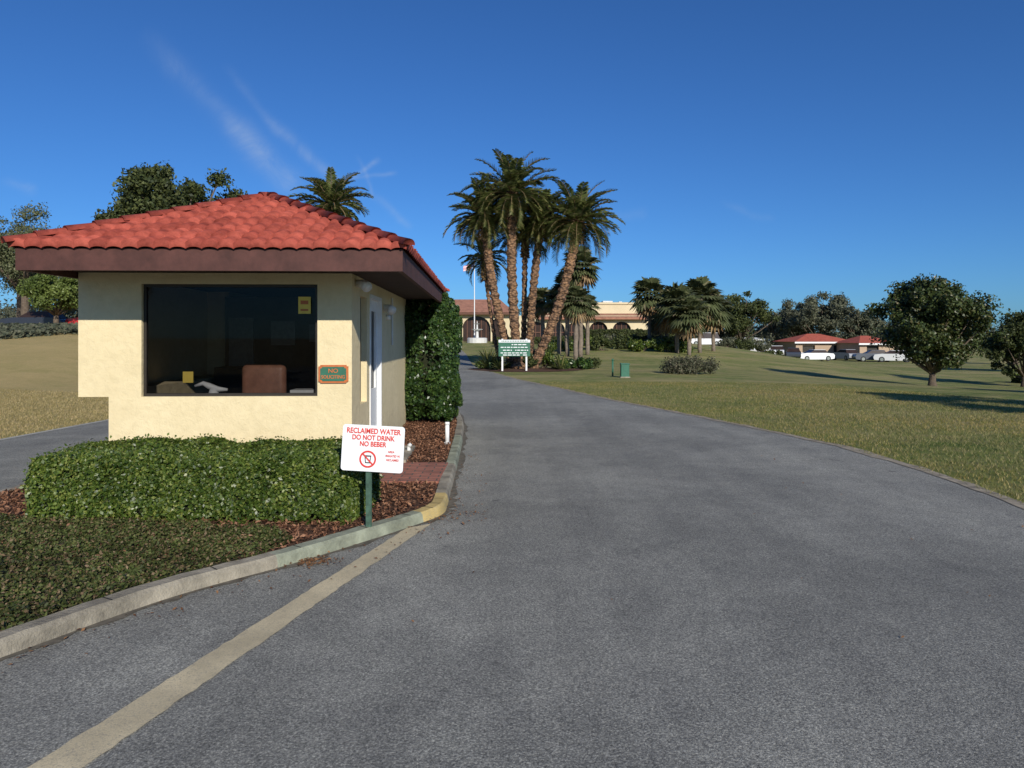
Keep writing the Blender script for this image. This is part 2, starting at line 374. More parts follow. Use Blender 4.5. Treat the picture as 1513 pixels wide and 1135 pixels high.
# expansion joints across the kerb
V=[];F=[]
for i in range(3,100,6):
    a=Vector(inset(O,.004)[i]); b=Vector(I2[i]); tn=(b-a).normalized(); s=Vector((-tn.y,tn.x))*.005; z=kh[i]+.0015
    o=len(V); V+=[(a.x+tn.x*.022-s.x,a.y+tn.y*.022-s.y,z),(a.x+tn.x*.022+s.x,a.y+tn.y*.022+s.y,z),(b.x+s.x,b.y+s.y,z),(b.x-s.x,b.y-s.y,z)]; F.append((o,o+1,o+2,o+3))
mk('kerb_joints',V,F,M['black'],isl)
mk('island_soil',[(x,y,.08) for x,y in I2],[tuple(range(n))],M['mulchbase'],isl)
G1=inset(O,-.06)
V=[];F=[]
for i in range(n):
    q1=random.uniform(.3,1.6)
    V+=[(O[i][0],O[i][1],.0105),(O[i][0]+(G1[i][0]-O[i][0])*q1,O[i][1]+(G1[i][1]-O[i][1])*q1,.0105)]
for i in range(n): F.append((2*i,2*((i+1)%n),2*((i+1)%n)+1,2*i+1))
mk('gutter_dirt',V,F,pmat('gutter_grime',(.12,.105,.08),.95,.5,12),isl)
ip=inset(O,.13)
gpoly=[(-5.3,1.8),(-4.4,1.4),(-3.6,1.7),(-2.7,3.54),(-2.2,4.45),(-1.75,5.0),(-1.62,5.3),(-1.85,5.6),(-3,5.85),(-4.4,6.0),(-5.0,6.15),(-5.3,4)]
P=np.column_stack([rng.uniform(-5.4,-1.4,300000),rng.uniform(1.3,6.3,300000)])
P=P[inpoly(P,gpoly)&inpoly(P,ip)][:140000]
z=.083+rng.random(len(P))**2*.045+.01*np.sin(P[:,0]*9)*np.sin(P[:,1]*7)+.008*np.sin(P[:,0]*31+P[:,1]*17)
quads('groundcover_plants',leafq(np.column_stack([P,z]),.025,np.array([[0,-.15,1.]]),.6,.6),M['gc'])
mk('groundcover_base',[(x,y,.086) for x,y in inset([g for g in gpoly],.02)],[tuple(range(len(gpoly)))],M['gcbase'],isl)
P=np.column_stack([rng.uniform(-5.2,-.6,60000),rng.uniform(4.8,13.5,60000)]); P=P[inpoly(P,ip)]
P=P[(~inpoly(P,gpoly))|(rng.random(len(P))<.06)]
P=P[~((P[:,0]>-1.72)&(P[:,1]>7.42)&(P[:,1]<8.62))]
z=.088+rng.random(len(P))*.028
quads('mulch_chips',leafq(np.column_stack([P,z]),.048,np.array([[0,0,1.]]),.5,.36),M['mulch'])
P=[]
for _ in range(420):
    i=random.randrange(0,88); x,y=O[i]; q=random.random()**2*.45
    P.append((x+q*.8+random.uniform(-.03,.12),y-q*.6,.02))
for _ in range(200): P.append((random.gauss(-1.40,.09),random.gauss(5.05,.055),.02))
for _ in range(60): P.append((random.uniform(-2,4.5),random.uniform(3.5,14),.016))
P=np.array(P); P=P[~inpoly(P,O)]
quads('fallen_leaves',leafq(P,.026,np.array([[0,0,1.]]),.3,.5),leafmat('dry_leaf',[(0,(.12,.05,.02)),(1,(.28,.15,.07))],.1,.8))
V,F=boxes([(-1.69,-.77,7.45,8.6,.05,.10)])
mk('brick_walkway',V,F,M['brick'],bevel=.004)

# ---------------------------------------------------------------- hedge function
def hedge(name,x0,x1,y0,y1,z0,z1,N,ls,mat,core,rot=0,bumpy=.035,zfun=None,rf=.28):
    e=empty(name,((x0+x1)/2,(y0+y1)/2,0),rot)
    hx,hy=(x1-x0)/2,(y1-y0)/2; h=z1-z0
    A=np.array([4*hx*hy,2*hx*h,2*hx*h,2*hy*h,2*hy*h]); c=rng.choice(5,N,p=A/A.sum())
    u=rng.uniform(-1,1,N);v=rng.uniform(-1,1,N);P=np.zeros((N,3));n=np.zeros((N,3))
    for k in range(5):
        m=c==k
        if k==0: P[m]=np.column_stack([u[m]*hx,v[m]*hy,np.full(m.sum(),z1)]); n[m]=(0,0,1)
        elif k in(1,2):
            sg=-1 if k==1 else 1; P[m]=np.column_stack([u[m]*hx,np.full(m.sum(),sg*hy),z0+(v[m]+1)/2*h]); n[m]=(0,sg,0)
        else:
            sg=-1 if k==3 else 1; P[m]=np.column_stack([np.full(m.sum(),sg*hx),u[m]*hy,z0+(v[m]+1)/2*h]); n[m]=(sg,0,0)
    r=min(hy,h)*rf
    inner=np.column_stack([np.clip(P[:,0],-hx+r,hx-r),np.clip(P[:,1],-hy+r,hy-r),np.minimum(P[:,2],z1-r)])
    d=P-inner; l=np.linalg.norm(d,axis=1,keepdims=True); P=np.where(l>r,inner+d/np.maximum(l,1e-6)*r,P); n=np.where(l>1e-4,d/np.maximum(l,1e-6),n)
    w=bumpy*(np.sin(P[:,0]*4.3+P[:,2]*6)+np.sin(P[:,1]*7+P[:,0]*9.7+1)+.7*np.sin(P[:,2]*17+P[:,0]*13))*.5
    dep=-np.abs(rng.normal(0,.035,N))*(ls/.035)**.5+w+(rng.random(N)<.05)*rng.uniform(0,.05,N)
    P=P+n*dep[:,None]
    low=np.clip((P[:,2]-z0)/(.3*h),0,1); P=P[rng.random(N)<.25+.75*low]
    # small thin spots
    g=np.sin(P[:,0]*6.1+P[:,2]*9)*np.sin(P[:,1]*8+P[:,0]*15+2)*np.sin(P[:,2]*21+P[:,0]*5); P=P[(g<.55)|(rng.random(len(P))<.35)]
    nn=unit(np.column_stack([P[:,0]*0,P[:,1]/hy,np.clip((P[:,2]-z0)/h,0,1)]))
    if zfun is not None:
        P[:,2]+=zfun
    quads('leaves',leafq(P,ls,nn,.8,.6),mat,e)
    q=.07*(ls/.035)**.4
    cz=zfun or 0
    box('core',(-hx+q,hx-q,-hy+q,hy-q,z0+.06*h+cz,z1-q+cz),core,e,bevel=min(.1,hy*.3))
    V=[];F=[]
    for _ in range(int(40 if hx<3 else 0)):
        x=random.uniform(-hx*.92,hx*.92); y=random.uniform(-hy*.8,hy*.6)
        tube([(x,y,z0-.02),(x+random.uniform(-.08,.08),y,z0+.25)],[.012,.006],5,V,F)
    if V: mk('stems',V,F,M['bark'],e)
    return e
hedge('clipped_hedge',-4.04,-1.27,5.82,6.9,.075,.63,125000,.032,M['hedge'],M['hedgecore'],rot=R(-2.5),bumpy=.026,rf=.2)

# ---------------------------------------------------------------- guard booth
gb=empty('guard_booth',(-1.69,7.5,0),math.atan(.0376))
WT=2.285
LB=-2.825; LW=-2.515
box('walls',[(LW,0,0,.15,.02,.99),(LB,-2.18,0,.15,.99,WT),(-.36,0,0,.15,.99,WT),(-2.18,-.36,0,.15,2.17,WT),
  (-.15,0,.15,.5,.02,WT),(-.15,0,.5,.95,.02,.85),(-.15,0,.5,.95,2.08,WT),(-.15,0,.95,1.15,.02,WT),(-.15,0,1.15,2.1,2.14,WT),(-.15,0,2.1,5.1,.02,WT),
  (LW,LW+.15,.15,5.1,.02,.99),(LB,LB+.15,.15,3.2,1.06,WT),(LB,LW+.15,.15,3.2,.99,1.06),(LB+.15,LW+.15,3.05,3.2,1.06,WT),(LW,LW+.15,3.2,5.1,.99,WT),
  (LW+.15,-.15,4.95,5.1,.02,WT)],M['stucco'],gb)
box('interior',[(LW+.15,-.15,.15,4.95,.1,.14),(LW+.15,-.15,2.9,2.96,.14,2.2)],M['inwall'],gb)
box('window_frame',[(-2.18,-.36,.045,.085,.99,1.02),(-2.18,-.36,.045,.085,2.14,2.17),(-2.18,-2.15,.045,.085,1.02,2.14),(-.39,-.36,.045,.085,1.02,2.14),
  (-.11,-.07,.5,.95,.85,.89),(-.11,-.07,.5,.95,2.04,2.08),(-.11,-.07,.5,.53,.89,2.04),(-.11,-.07,.92,.95,.89,2.04)],M['bronze'],gb)
mk('window_glass',[(-2.15,.065,1.02),(-.39,.065,1.02),(-.39,.065,2.14),(-2.15,.065,2.14),(-.09,.53,.89),(-.09,.92,.89),(-.09,.92,2.04),(-.09,.53,2.04)],[(0,1,2,3),(4,5,6,7)],M['glass'],gb)
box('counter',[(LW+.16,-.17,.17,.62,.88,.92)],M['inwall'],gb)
box('counter_papers',[(-1.72,-1.45,.3,.5,.92,.96),(-.7,-.45,.2,.45,.92,1.04)],M['offw'],gb)
V,F=[],[]
tube([(-1.75,.3,1.08),(-1.66,.3,1.11),(-1.6,.3,1.08),(-1.5,.3,1.045),(-1.40,.3,1.04)],[.015,.025,.035,.03,.015],8,V,F)
tube([(-1.55,.3,.95),(-1.55,.3,1.05)],[.07,.04],10,V,F)
mk('telephone',V,F,M['offw'],gb,True)
box('notices',[(-.57,-.44,.040,.044,1.86,2.04)],M['yellowtag'],gb)
box('notice_print',[(-.545,-.465,.036,.039,1.96,2.0),(-.545,-.465,.036,.039,1.89,1.91)],M['orange'],gb)
box('notice_on_counter',[(-1.86,-1.75,.25,.26,1.12,1.24)],M['yellowtag'],gb)
box('wall_pictures',[(-1.7,-1.35,2.87,2.899,1.5,1.85),(-1.15,-.9,2.87,2.899,1.55,1.8),(-2.3,-1.95,2.87,2.899,1.1,1.9)],M['steel'],gb)
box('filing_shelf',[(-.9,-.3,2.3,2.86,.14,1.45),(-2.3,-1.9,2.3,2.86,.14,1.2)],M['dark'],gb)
def rbox(name,b,mat,par,w): 
    o=box(name,b,mat,par); m=o.modifiers.new('bv','BEVEL'); m.width=w; m.segments=4
    o.data.polygons.foreach_set('use_smooth',[True]*len(o.data.polygons)); return o
rbox('chair_back',(-1.5,-.98,1.0,1.14,.62,1.29),M['leather'],gb,.068)
rbox('chair_seat',(-1.48,-.97,.66,1.03,.5,.62),M['leather'],gb,.05)
rbox('chair_arms',[(-1.55,-1.49,.7,1.05,.68,.75),(-.96,-.9,.7,1.05,.68,.75)],M['dark'],gb,.02)
V,F=[],[]
tube([(-1.22,.88,.2),(-1.22,.88,.5)],[.03,.03],8,V,F)
for k in range(5):
    a=k*1.257; tube([(-1.22,.88,.2),(-1.22+.28*math.cos(a),.88+.28*math.sin(a),.16)],[.025,.02],6,V,F)
mk('chair_base',V,F,M['black'],gb)
box('door_frame',[(-.13,.012,1.15,1.2,.1,2.14),(-.13,.012,2.05,2.1,.1,2.14),(-.13,.012,1.2,2.05,2.09,2.14)],M['white'],gb)
box('door_leaf',[(-.09,-.045,1.2,1.32,.12,2.09),(-.09,-.045,1.93,2.05,.12,2.09),(-.09,-.045,1.32,1.93,.12,.95),(-.09,-.045,1.32,1.93,1.95,2.09)],M['white'],gb)
mk('door_glass',[(-.07,1.32,.95),(-.07,1.93,.95),(-.07,1.93,1.95),(-.07,1.32,1.95)],[(0,1,2,3)],M['glass'],gb)
box('door_step',[(-.0,.45,1.05,2.2,.05,.135)],M['kerb'],gb)
V,F=[],[]
tube([(.0,2.35,2.02),(.08,2.35,2.02),(.12,2.3,1.98)],[.05,.05,.07],10,V,F)
tube([(.0,2.6,1.9),(.06,2.6,1.9)],[.035,.035],8,V,F)
tube([(.0,.25,2.2),(.08,.2,2.19),(.14,.12,2.15)],[.04,.05,.06],10,V,F)
mk('security_light',V,F,M['white'],gb,True)
V,F=[],[]
tube([(.02,3.1,2.2),(.02,3.1,1.5)],[.015,.015],6,V,F); mk('conduit',V,F,M['offw'],gb)
def roundrect(cx,cz,w,h,y,notch):
    w/=2;h/=2
    pts=[(cx-w+notch,cz-h),(cx+w-notch,cz-h),(cx+w-notch,cz-h+notch*.6),(cx+w,cz-h+notch*.8),(cx+w,cz+h-notch*.8),(cx+w-notch,cz+h-notch*.6),(cx+w-notch,cz+h),(cx-w+notch,cz+h),(cx-w+notch,cz+h-notch*.6),(cx-w,cz+h-notch*.8),(cx-w,cz-h+notch*.8),(cx-w+notch,cz-h+notch*.6)]
    return [(a,y,b) for a,b in pts]
def plate(name,pts,th,mat,par):
    n=len(pts); V=pts+[(x,y+th,z) for x,y,z in pts]
    F=[tuple(range(n)),tuple(range(n,2*n))[::-1]]+[(i,n+i,n+(i+1)%n,(i+1)%n)[::-1] for i in range(n)]
    return mk(name,V,F,mat,par)
pcx=-.19;pcz=1.225
plq=empty('wall_plaque',gb.location,gb.rotation_euler[2])
plate('plaque_frame',roundrect(pcx,pcz,.31,.19,-.022,.02),.021,M['orange'],plq)
plate('plaque_face',roundrect(pcx,pcz,.27,.15,-.027,.02),.006,M['green'],plq)
def text(name,body,size,loc,rot,mat,par,sx=1,off=0,ext=.001):
    c=bpy.data.curves.new(name,'FONT'); c.body=body; c.size=size; c.align_x='CENTER'; c.align_y='CENTER'; c.extrude=ext; c.offset=off
    c.materials.append(mat); o=bpy.data.objects.new(name,c); o.location=loc; o.rotation_euler=rot; o.scale=(sx,1,1)
    return link(o,par)
text('text_no','NO',.06,(pcx,-.030,pcz+.032),(R(90),0,0),M['orange'],plq,1.1,.001)
text('text_soliciting','SOLICITING',.05,(pcx,-.030,pcz-.032),(R(90),0,0),M['orange'],plq,.93,.001)

# ---- roof
EX0,EX1,EY0,EY1=-2.93,.676,-.93,5.65; EZ=2.44; RUN=(EX1-EX0)/2; RISE=.80; PITCH=.1442; CL=.25
def tileface(name,p0,e,Ln,up,mat,par,run=RUN,rise=RISE,pitch=PITCH,cl=CL,ez=EZ,seed=0):
    r_=np.random.default_rng(seed)
    e=np.array(e,float);up=np.array(up,float);p0=np.array([*p0,ez],float)
    sl=math.hypot(run,rise); nrm=np.array([*( -up[:2]*rise/sl),run/sl])
    e3=np.array([*e,0]);
    nc=int(Ln/pitch*10)+1; A=np.linspace(0,Ln,nc); prof=.040*np.abs(np.sin(np.pi*A/pitch))**.6
    rows=[(0,-.03,-1)]
    k=0; r=0
    while r<run-1e-3:
        r2=min(run,r+cl*run/sl); rows.append((r,.030,k)); rows.append(((r+r2)/2,.016,k)); rows.append((r2,.001,k)); r=r2; k+=1
    V=[];
    for (r,h,k) in rows:
        a=np.clip(A,min(r,Ln/2),max(Ln-r,Ln/2))
        hh=h+prof
        if k==-1: hh=prof*.55-.02
        P=p0+np.outer(a,e3)+np.array([up[0]*r,up[1]*r,r*rise/run])+np.outer(hh,nrm)
        if k>=0:
            jit=r_.normal(0,.004,int(Ln/pitch)+2)
            P[:,2]+=jit[(A/pitch).astype(int)]
        V.append(P)
    V=np.concatenate(V); F=[];rnd=[]
    tab=r_.random((200,200))
    for j in range(len(rows)-1):
        for i in range(nc-1):
            am=(A[i]+A[i+1])/2
            if am<rows[j][0]-.1 or am>Ln-rows[j][0]+.1: continue
            F.append((j*nc+i,j*nc+i+1,(j+1)*nc+i+1,(j+1)*nc+i)); rnd.append(tab[rows[j+1][2]%200,int(am/pitch)])
    o=mk(name,V,F,mat,par,True)
    at=o.data.attributes.new('rnd','FLOAT','FACE'); at.data.foreach_set('value',rnd)
    return o
W_=EX1-EX0; D_=EY1-EY0
tileface('roof_front',(EX0,EY0),(1,0),W_,(0,1),M['tile'],gb,seed=1)
tileface('roof_right',(EX1,EY0),(0,1),D_,(-1,0),M['tile'],gb,seed=2)
tileface('roof_back',(EX1,EY1),(-1,0),W_,(0,-1),M['tile'],gb,seed=3)
tileface('roof_left',(EX0,EY1),(0,-1),D_,(1,0),M['tile'],gb,seed=4)
def caps(p,q,V,F,rnd,step=.26,r=.068):
    p=Vector(p);q=Vector(q);d=(q-p);l=d.length;d.normalize();side=d.cross(Vector((0,0,1))).normalized();up=side.cross(d)
    nn=int(l/step)+1
    for i in range(nn):
        a=p+d*(i*step-.03);b=p+d*(min(l,(i+1)*step)+.05); o=len(V); v=random.random()
        for (c,rr,lift) in ((a,r*1.08,.016),(b,r*.88,.0)):
            for k in range(9):
                t=math.pi*k/8; V.append(tuple(c+side*(math.cos(t)*rr)+up*(math.sin(t)*rr*.8+lift)))
        for k in range(8): F.append((o+k,o+k+1,o+9+k+1,o+9+k)); rnd.append(v)
        F.append(tuple(o+k for k in range(9))); rnd.append(v*.3)
V=[];F=[];rnd=[]
AZ=EZ+RISE
a1=((EX0+EX1)/2,EY0+RUN,AZ+.02);a2=((EX0+EX1)/2,EY1-RUN,AZ+.02)
for c_,a_ in (((EX0,EY0,EZ+.02),a1),((EX1,EY0,EZ+.02),a1),((EX0,EY1,EZ+.02),a2),((EX1,EY1,EZ+.02),a2),(a2,a1)): caps(c_,a_,V,F,rnd)
o=mk('ridge_caps',V,F,M['tile'],gb,True); at=o.data.attributes.new('rnd','FLOAT','FACE'); at.data.foreach_set('value',rnd)
f0=.04
box('fascia',[(EX0+f0,EX1-f0,EY0+f0,EY0+f0+.05,2.225,2.43),(EX0+f0,EX1-f0,EY1-f0-.05,EY1-f0,2.225,2.43),
  (EX0+f0,EX0+f0+.05,EY0+f0+.05,EY1-f0-.05,2.225,2.43),(EX1-f0-.05,EX1-f0,EY0+f0+.05,EY1-f0-.05,2.225,2.43)],M['fascia'],gb)
box('soffit',[(EX0+.09,EX1-.09,EY0+.09,EY1-.09,2.29,2.31)],M['soffit'],gb)

# ---------------------------------------------------------------- reclaimed water sign
rs=empty('reclaimed_water_sign',(-1.105,5.64,0),R(-4)); 
bd=empty('board_tilt'); bd.parent=rs; bd.location=(0,0,.725); bd.rotation_euler=(R(-3),R(2.5),0)
def rr(w,h,r,y,n=6):
    pts=[]
    for cx,cz,a0 in ((w/2-r,-h/2+r,-90),(w/2-r,h/2-r,0),(-w/2+r,h/2-r,90),(-w/2+r,-h/2+r,180)):
        for k in range(n+1):
            a=R(a0+90*k/n); pts.append((cx+r*math.cos(a),y,cz+r*math.sin(a)))
    return pts
plate('board',rr(.50,.365,.025,0),.004,M['signw'],bd)
t=(R(90),0,0)
text('text_1','RECLAIMED WATER',.058,(0,-.003,.135),t,M['red'],bd,.84,.0014)
text('text_2','DO NOT DRINK',.054,(0,-.003,.083),t,M['red'],bd,.86,.0014)
text('text_3','NO BEBER',.054,(0,-.003,.033),t,M['red'],bd,.86,.0014)
text('text_4','AREA',.024,(.15,-.003,-.02),t,M['red'],bd,.9,.0004)
text('text_5','IRRIGATED W/',.024,(.165,-.003,-.052),t,M['red'],bd,.75,.0004)
text('text_6','RECLAIMED',.024,(.165,-.003,-.084),t,M['red'],bd,.8,.0004)
V=[];F=[];cx,cz=-.035,-.085;n=36
for k in range(n):
    a=2*math.pi*k/n
    V+=[(cx+.068*math.cos(a),-.004,cz+.068*math.sin(a)),(cx+.054*math.cos(a),-.004,cz+.054*math.sin(a))]
for k in range(n): F.append((2*k,2*k+1,(2*k+3)%(2*n),(2*k+2)%(2*n)))
o=len(V); c=math.cos(R(-45));s=math.sin(R(-45))
for a,b in ((-.056,-.006),(.056,-.006),(.056,.006),(-.056,.006)): V.append((cx+a*c-b*s,-.005,cz+a*s+b*c))
F.append((o,o+1,o+2,o+3)); mk('prohibition_ring',V,F,M['red'],bd)
V=[(cx-.02,-.003,cz-.032),(cx+.02,-.003,cz-.032),(cx+.028,-.003,cz+.03),(cx-.028,-.003,cz+.03),(cx-.02,-.003,cz+.02),(cx+.02,-.003,cz+.02),(cx+.014,-.003,cz-.024),(cx-.014,-.003,cz-.024)]
mk('glass_symbol',V,[(0,1,6,7),(0,7,4,3),(1,2,5,6),(4,5,2,3)],M['black'],bd)
box('post',[(-.06,-.02,.012,.02,.05,.62),(-.064,-.056,.021,.035,.05,.62),(-.024,-.016,.021,.035,.05,.62)],pmat('green_post',(.05,.10,.07),.6,.4,20),rs)
V,F=[],[]
tube([(0,0,.08),(0,0,.36)],[.03,.03],12,V,F); tube([(0,0,.36),(0,0,.40)],[.037,.032],12,V,F); tube([(.0,.0,.08),(0,0,.11)],[.05,.045],12,V,F)
mk('white_marker_post',V,F,M['white'],None,True,loc=(-.93,10.2,0))
V,F=[],[]
tube([(0,0,.09),(0,0,.19)],[.035,.02],10,V,F); tube([(0,0,.19),(.03,0,.22)],[.03,.02],10,V,F)
mk('landscape_light',V,F,M['offw'],None,True,loc=(-1.35,9.3,0))

# ---------------------------------------------------------------- trees
def cloud(centers,radii,n,ls,ls_aspect=.6):
    """shell-ish leaf clusters around clump centres"""
    K=len(centers); c=rng.choice(K,n,p=np.array(radii)**2/np.sum(np.array(radii)**2))
    d=unit(rng.normal(size=(n,3))); r=rng.random(n)**.4
    rad=np.array(radii)[c]
    wob=1+.25*np.sin(d[:,0]*5+c)+.25*np.sin(d[:,1]*6+c*2)
    P=np.array(centers)[c]+d*(r*rad*wob)[:,None]*np.array([1,1,.78])
    return leafq(P,ls,d,.9,ls_aspect,.2)
def tree(name,x,y,H,cr,trunk_h,tr,nl,ls,mat,K=26,ch=None,bark='bark',lean=0,z=None,open_=.55,rs=(.2,.36),top=0,omax=1.0):
    z0=zf(x,y)-.05 if z is None else z
    e=empty(name,(x,y,z0)); ch=ch or (H-trunk_h)/2; czz=H-ch
    V,F=[],[]
    tp=(lean,0,trunk_h)
    tube([(0,0,0),(lean*.3,.03,trunk_h*.3),(lean*.7,0,trunk_h*.7),tp],[tr*1.5,tr*1.05,tr*.9,tr*.8],9,V,F)
    cs=[];rs_=[]
    for i in range(K):
        d=Vector((random.gauss(0,1),random.gauss(0,1),random.gauss(0,1))).normalized(); q=random.uniform(open_,omax)
        rad=random.uniform(*rs)*min(cr,ch*1.3)
        if q>.95: rad*=.75
        taper=1-top*max(0,d.z*q)
        c=Vector((lean+d.x*q*(cr-rad*.8)*taper,d.y*q*(cr-rad*.8)*taper,czz+d.z*q*(ch-rad*.6)))
        cs.append(tuple(c)); rs_.append(rad)
        mid=Vector(tp)*.5+c*.5+Vector((0,0,-.15*ch*random.random()))
        if i%2==0 or nl<5000: tube([Vector(tp)-Vector((0,0,trunk_h*.15*random.random())),mid,c],[tr*.5,tr*.28,tr*.08],6,V,F)
    mk('trunk_and_limbs',V,F,M[bark],e,True)
    quads('foliage',cloud(cs,rs_,nl,ls),mat,e)
    return e
tree('magnolia_tree',21.3,36,6.3,3.1,.75,.17,62000,.16,M['magn'],K=85,ch=2.85,open_=.3,rs=(.13,.29),top=.3,omax=1.08)
tree('magnolia_tree',31.0,43,4.9,2.5,.7,.15,26000,.17,M['oak'],K=40,open_=.3,rs=(.14,.32),omax=1.08)
# behind the booth
tree('unseen_reflection_tree',-17.0,36,8.7,3.9,3.5,.3,28000,.19,M['oak'],K=38,ch=2.5,open_=.45,rs=(.14,.32),omax=1.06)
tree('unseen_reflection_tree',-20.2,39,7.4,2.6,3.0,.25,14000,.19,M['oak'],K=22,ch=2.2)
# left sparse trees
tree('sparse_tree',-37,54,9.0,4.6,3.2,.3,14000,.17,M['oaklight'],K=44,ch=3.4,open_=.3,rs=(.10,.26))
tree('sparse_tree',-41.5,60,11.5,4.5,4,.3,12000,.18,M['oaklight'],K=38,ch=4,open_=.3,rs=(.10,.26))
tree('leafy_tree',-30.8,48,4.6,2.6,1.3,.18,16000,.17,leafmat('bright_leaf',[(0,(.10,.14,.03)),(1,(.21,.26,.07))],.3,.5,(.6,.65,.6),.6),K=26,rs=(.16,.34))
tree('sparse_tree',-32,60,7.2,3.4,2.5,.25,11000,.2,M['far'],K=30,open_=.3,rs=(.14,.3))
# right mid-distance oaks
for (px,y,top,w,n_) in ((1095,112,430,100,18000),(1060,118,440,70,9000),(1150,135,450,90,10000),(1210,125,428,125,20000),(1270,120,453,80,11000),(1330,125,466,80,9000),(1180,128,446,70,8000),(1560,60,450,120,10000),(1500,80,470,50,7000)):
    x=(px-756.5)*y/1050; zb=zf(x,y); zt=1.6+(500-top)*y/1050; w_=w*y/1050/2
    tree('unseen_reflection_tree',x,y,zt-zb,w_*1.05,(zt-zb)*.22,.3,n_,.36,M['oak'] if px in(1095,1060) else M['far'],K=38,open_=.3,rs=(.14,.32),omax=1.05)
# off-view trees on the right whose shadows lie on the lawn
tree('unseen_reflection_tree',15.6,9.2,6.0,2.6,2.2,.25,11000,.22,M['oak'],K=24,rs=(.16,.34))
tree('unseen_reflection_tree',21.5,17.5,5.4,2.0,2.0,.2,8000,.2,M['oak'],K=18)
tree('unseen_reflection_tree',-14,-14,9,4,3,.3,10000,.25,M['oak'],K=24)  # unseen tree behind the camera, added to darken the booth window's reflection
tree('unseen_reflection_tree',-6,-24,10,5,3,.3,10000,.3,M['oak'],K=24)  # second added tree out of view, also there for the dark glass reflection

def mass(name,x0,x1,y,h,n,ls,mat,K,dy=8,zoff=0):
    cs=[];r_=[]
    for i in range(K):
        x=random.uniform(x0,x1); yy=y+random.uniform(-dy,dy); hh=h*(.55+.45*abs(math.sin(x*.13+1)))*random.uniform(.6,1)
        r=random.uniform(.22,.4)*h; z=zf(x,yy)+random.uniform(.15,1)*max(r*.5,hh-r*.8); cs.append((x,yy,z+zoff)); r_.append(r)
    return quads(name,cloud(cs,r_,n,ls),mat)
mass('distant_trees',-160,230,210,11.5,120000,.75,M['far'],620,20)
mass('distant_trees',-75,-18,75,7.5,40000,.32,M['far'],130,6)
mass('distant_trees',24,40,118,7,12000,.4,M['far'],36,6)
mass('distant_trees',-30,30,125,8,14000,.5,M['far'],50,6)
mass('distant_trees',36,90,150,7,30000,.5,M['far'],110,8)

# ---------------------------------------------------------------- palms
def bez(a,b,c,n):
    return [tuple((1-t)**2*Vector(a)+2*t*(1-t)*Vector(b)+t*t*Vector(c)) for t in [i/(n-1) for i in range(n)]]
def date_palm(name,base,top,bendx,Lf,nf=46,tr=.2,nlf=36,emin=-35):
    e=empty(name,base); top=Vector(top)-Vector(base)
    mid=Vector((top.x*.5+bendx,top.y*.5,top.z*.5))
    n=44; pts=bez((0,0,0),mid,top,n)
    rad=[tr*(1.35 if i<2 else 1)*(1+.12*((i%2)*2-1)+random.uniform(-.10,.10)) for i in range(n)]
    for i in range(n-8,n): rad[i]*=1.0+.55*(i-(n-8))/8
    V,F=tube(pts,rad,12); mk('trunk',V,F,M['pbark'],e,False)
    Q=[];RV_,RF_=[],[]
    for f in range(nf):
        t=(f+.5)/nf; e0=R(88-(88-emin)*t**.9+random.uniform(-10,10)); az=f*2.39996+random.uniform(-.3,.3); l=Lf*random.uniform(.75,1.12)
        droop=R(random.uniform(50,95)); ns=nlf; h=Vector((math.cos(az),math.sin(az),0)); p=Vector(top)+h*tr*.6+Vector((0,0,.05)); ds=l/ns; side=Vector((-h.y,h.x,0)); rp=[tuple(p)]
        tw=random.uniform(-.5,.5)
        for s in range(ns):
            u=s/ns; el=e0-droop*u**1.4; d=h*math.cos(el)+Vector((0,0,math.sin(el)))
            upv=-h*math.sin(el)+Vector((0,0,math.cos(el)))
            p=p+d*ds
            if s%5==4: rp.append(tuple(p))
            if u<.1: continue
            ll=.54*Lf/2.6*(math.sin(math.pi*(.12+.83*u))**.6)*random.uniform(.85,1.1)
            for sg in(-1,1):
                dd=(side*sg*(.82+tw*.1*sg)+d*.62+upv*random.uniform(.1,.45)).normalized()
                tip=p+dd*ll+Vector((0,0,-ll*.22)); w=d*.027*Lf/2.6
                Q+= [p-w,p+w,p+dd*ll*.6+w*1.1,tip]
        tube(rp,[.03*(1-.8*i/len(rp)) for i in range(len(rp))],4,RV_,RF_,False)
    quads('frond_leaflets',np.array([tuple(q) for q in Q]),M['frond'],e)
    mk('frond_stems',RV_,RF_,M['straw'],e)
    P=[]
    for _ in range(220):
        a=random.random()*6.28; q=random.random(); c=top-Vector((0,0,q*1.1)); P.append((c.x+math.cos(a)*tr*1.3,c.y+math.sin(a)*tr*1.3,c.z))
    quads('old_leaf_bases',leafq(np.array(P),.32,None,1,.3),M['straw'],e)
    return e
def at(px,py,y): return ((px-756.5)*y/1050,y,1.6+(500-py)*y/1050)
date_palm('date_palm',(0.1,36.3,0),at(716,322,36),-.5,2.15,60,.22)
date_palm('date_palm',(0.35,35.6,0),at(757,290,35.6),-.35,2.4,68,.24)
date_palm('date_palm',(.9,36.8,0),at(801,325,36.8),-.3,2.0,54,.2)
date_palm('date_palm',(1.0,36.0,0),at(853,330,36),.7,2.3,64,.24)
date_palm('date_palm',(.6,37.6,0),at(776,350,37.6),.0,1.8,36,.14)
date_palm('date_palm',(-.6,38.0,0),at(716,385,38),-.2,1.7,32,.1)
x,y,z=at(490,306,30); date_palm('date_palm',(x-.3,y,zf(x,y)-.05),(x,y,z),.1,1.7,56,.2)
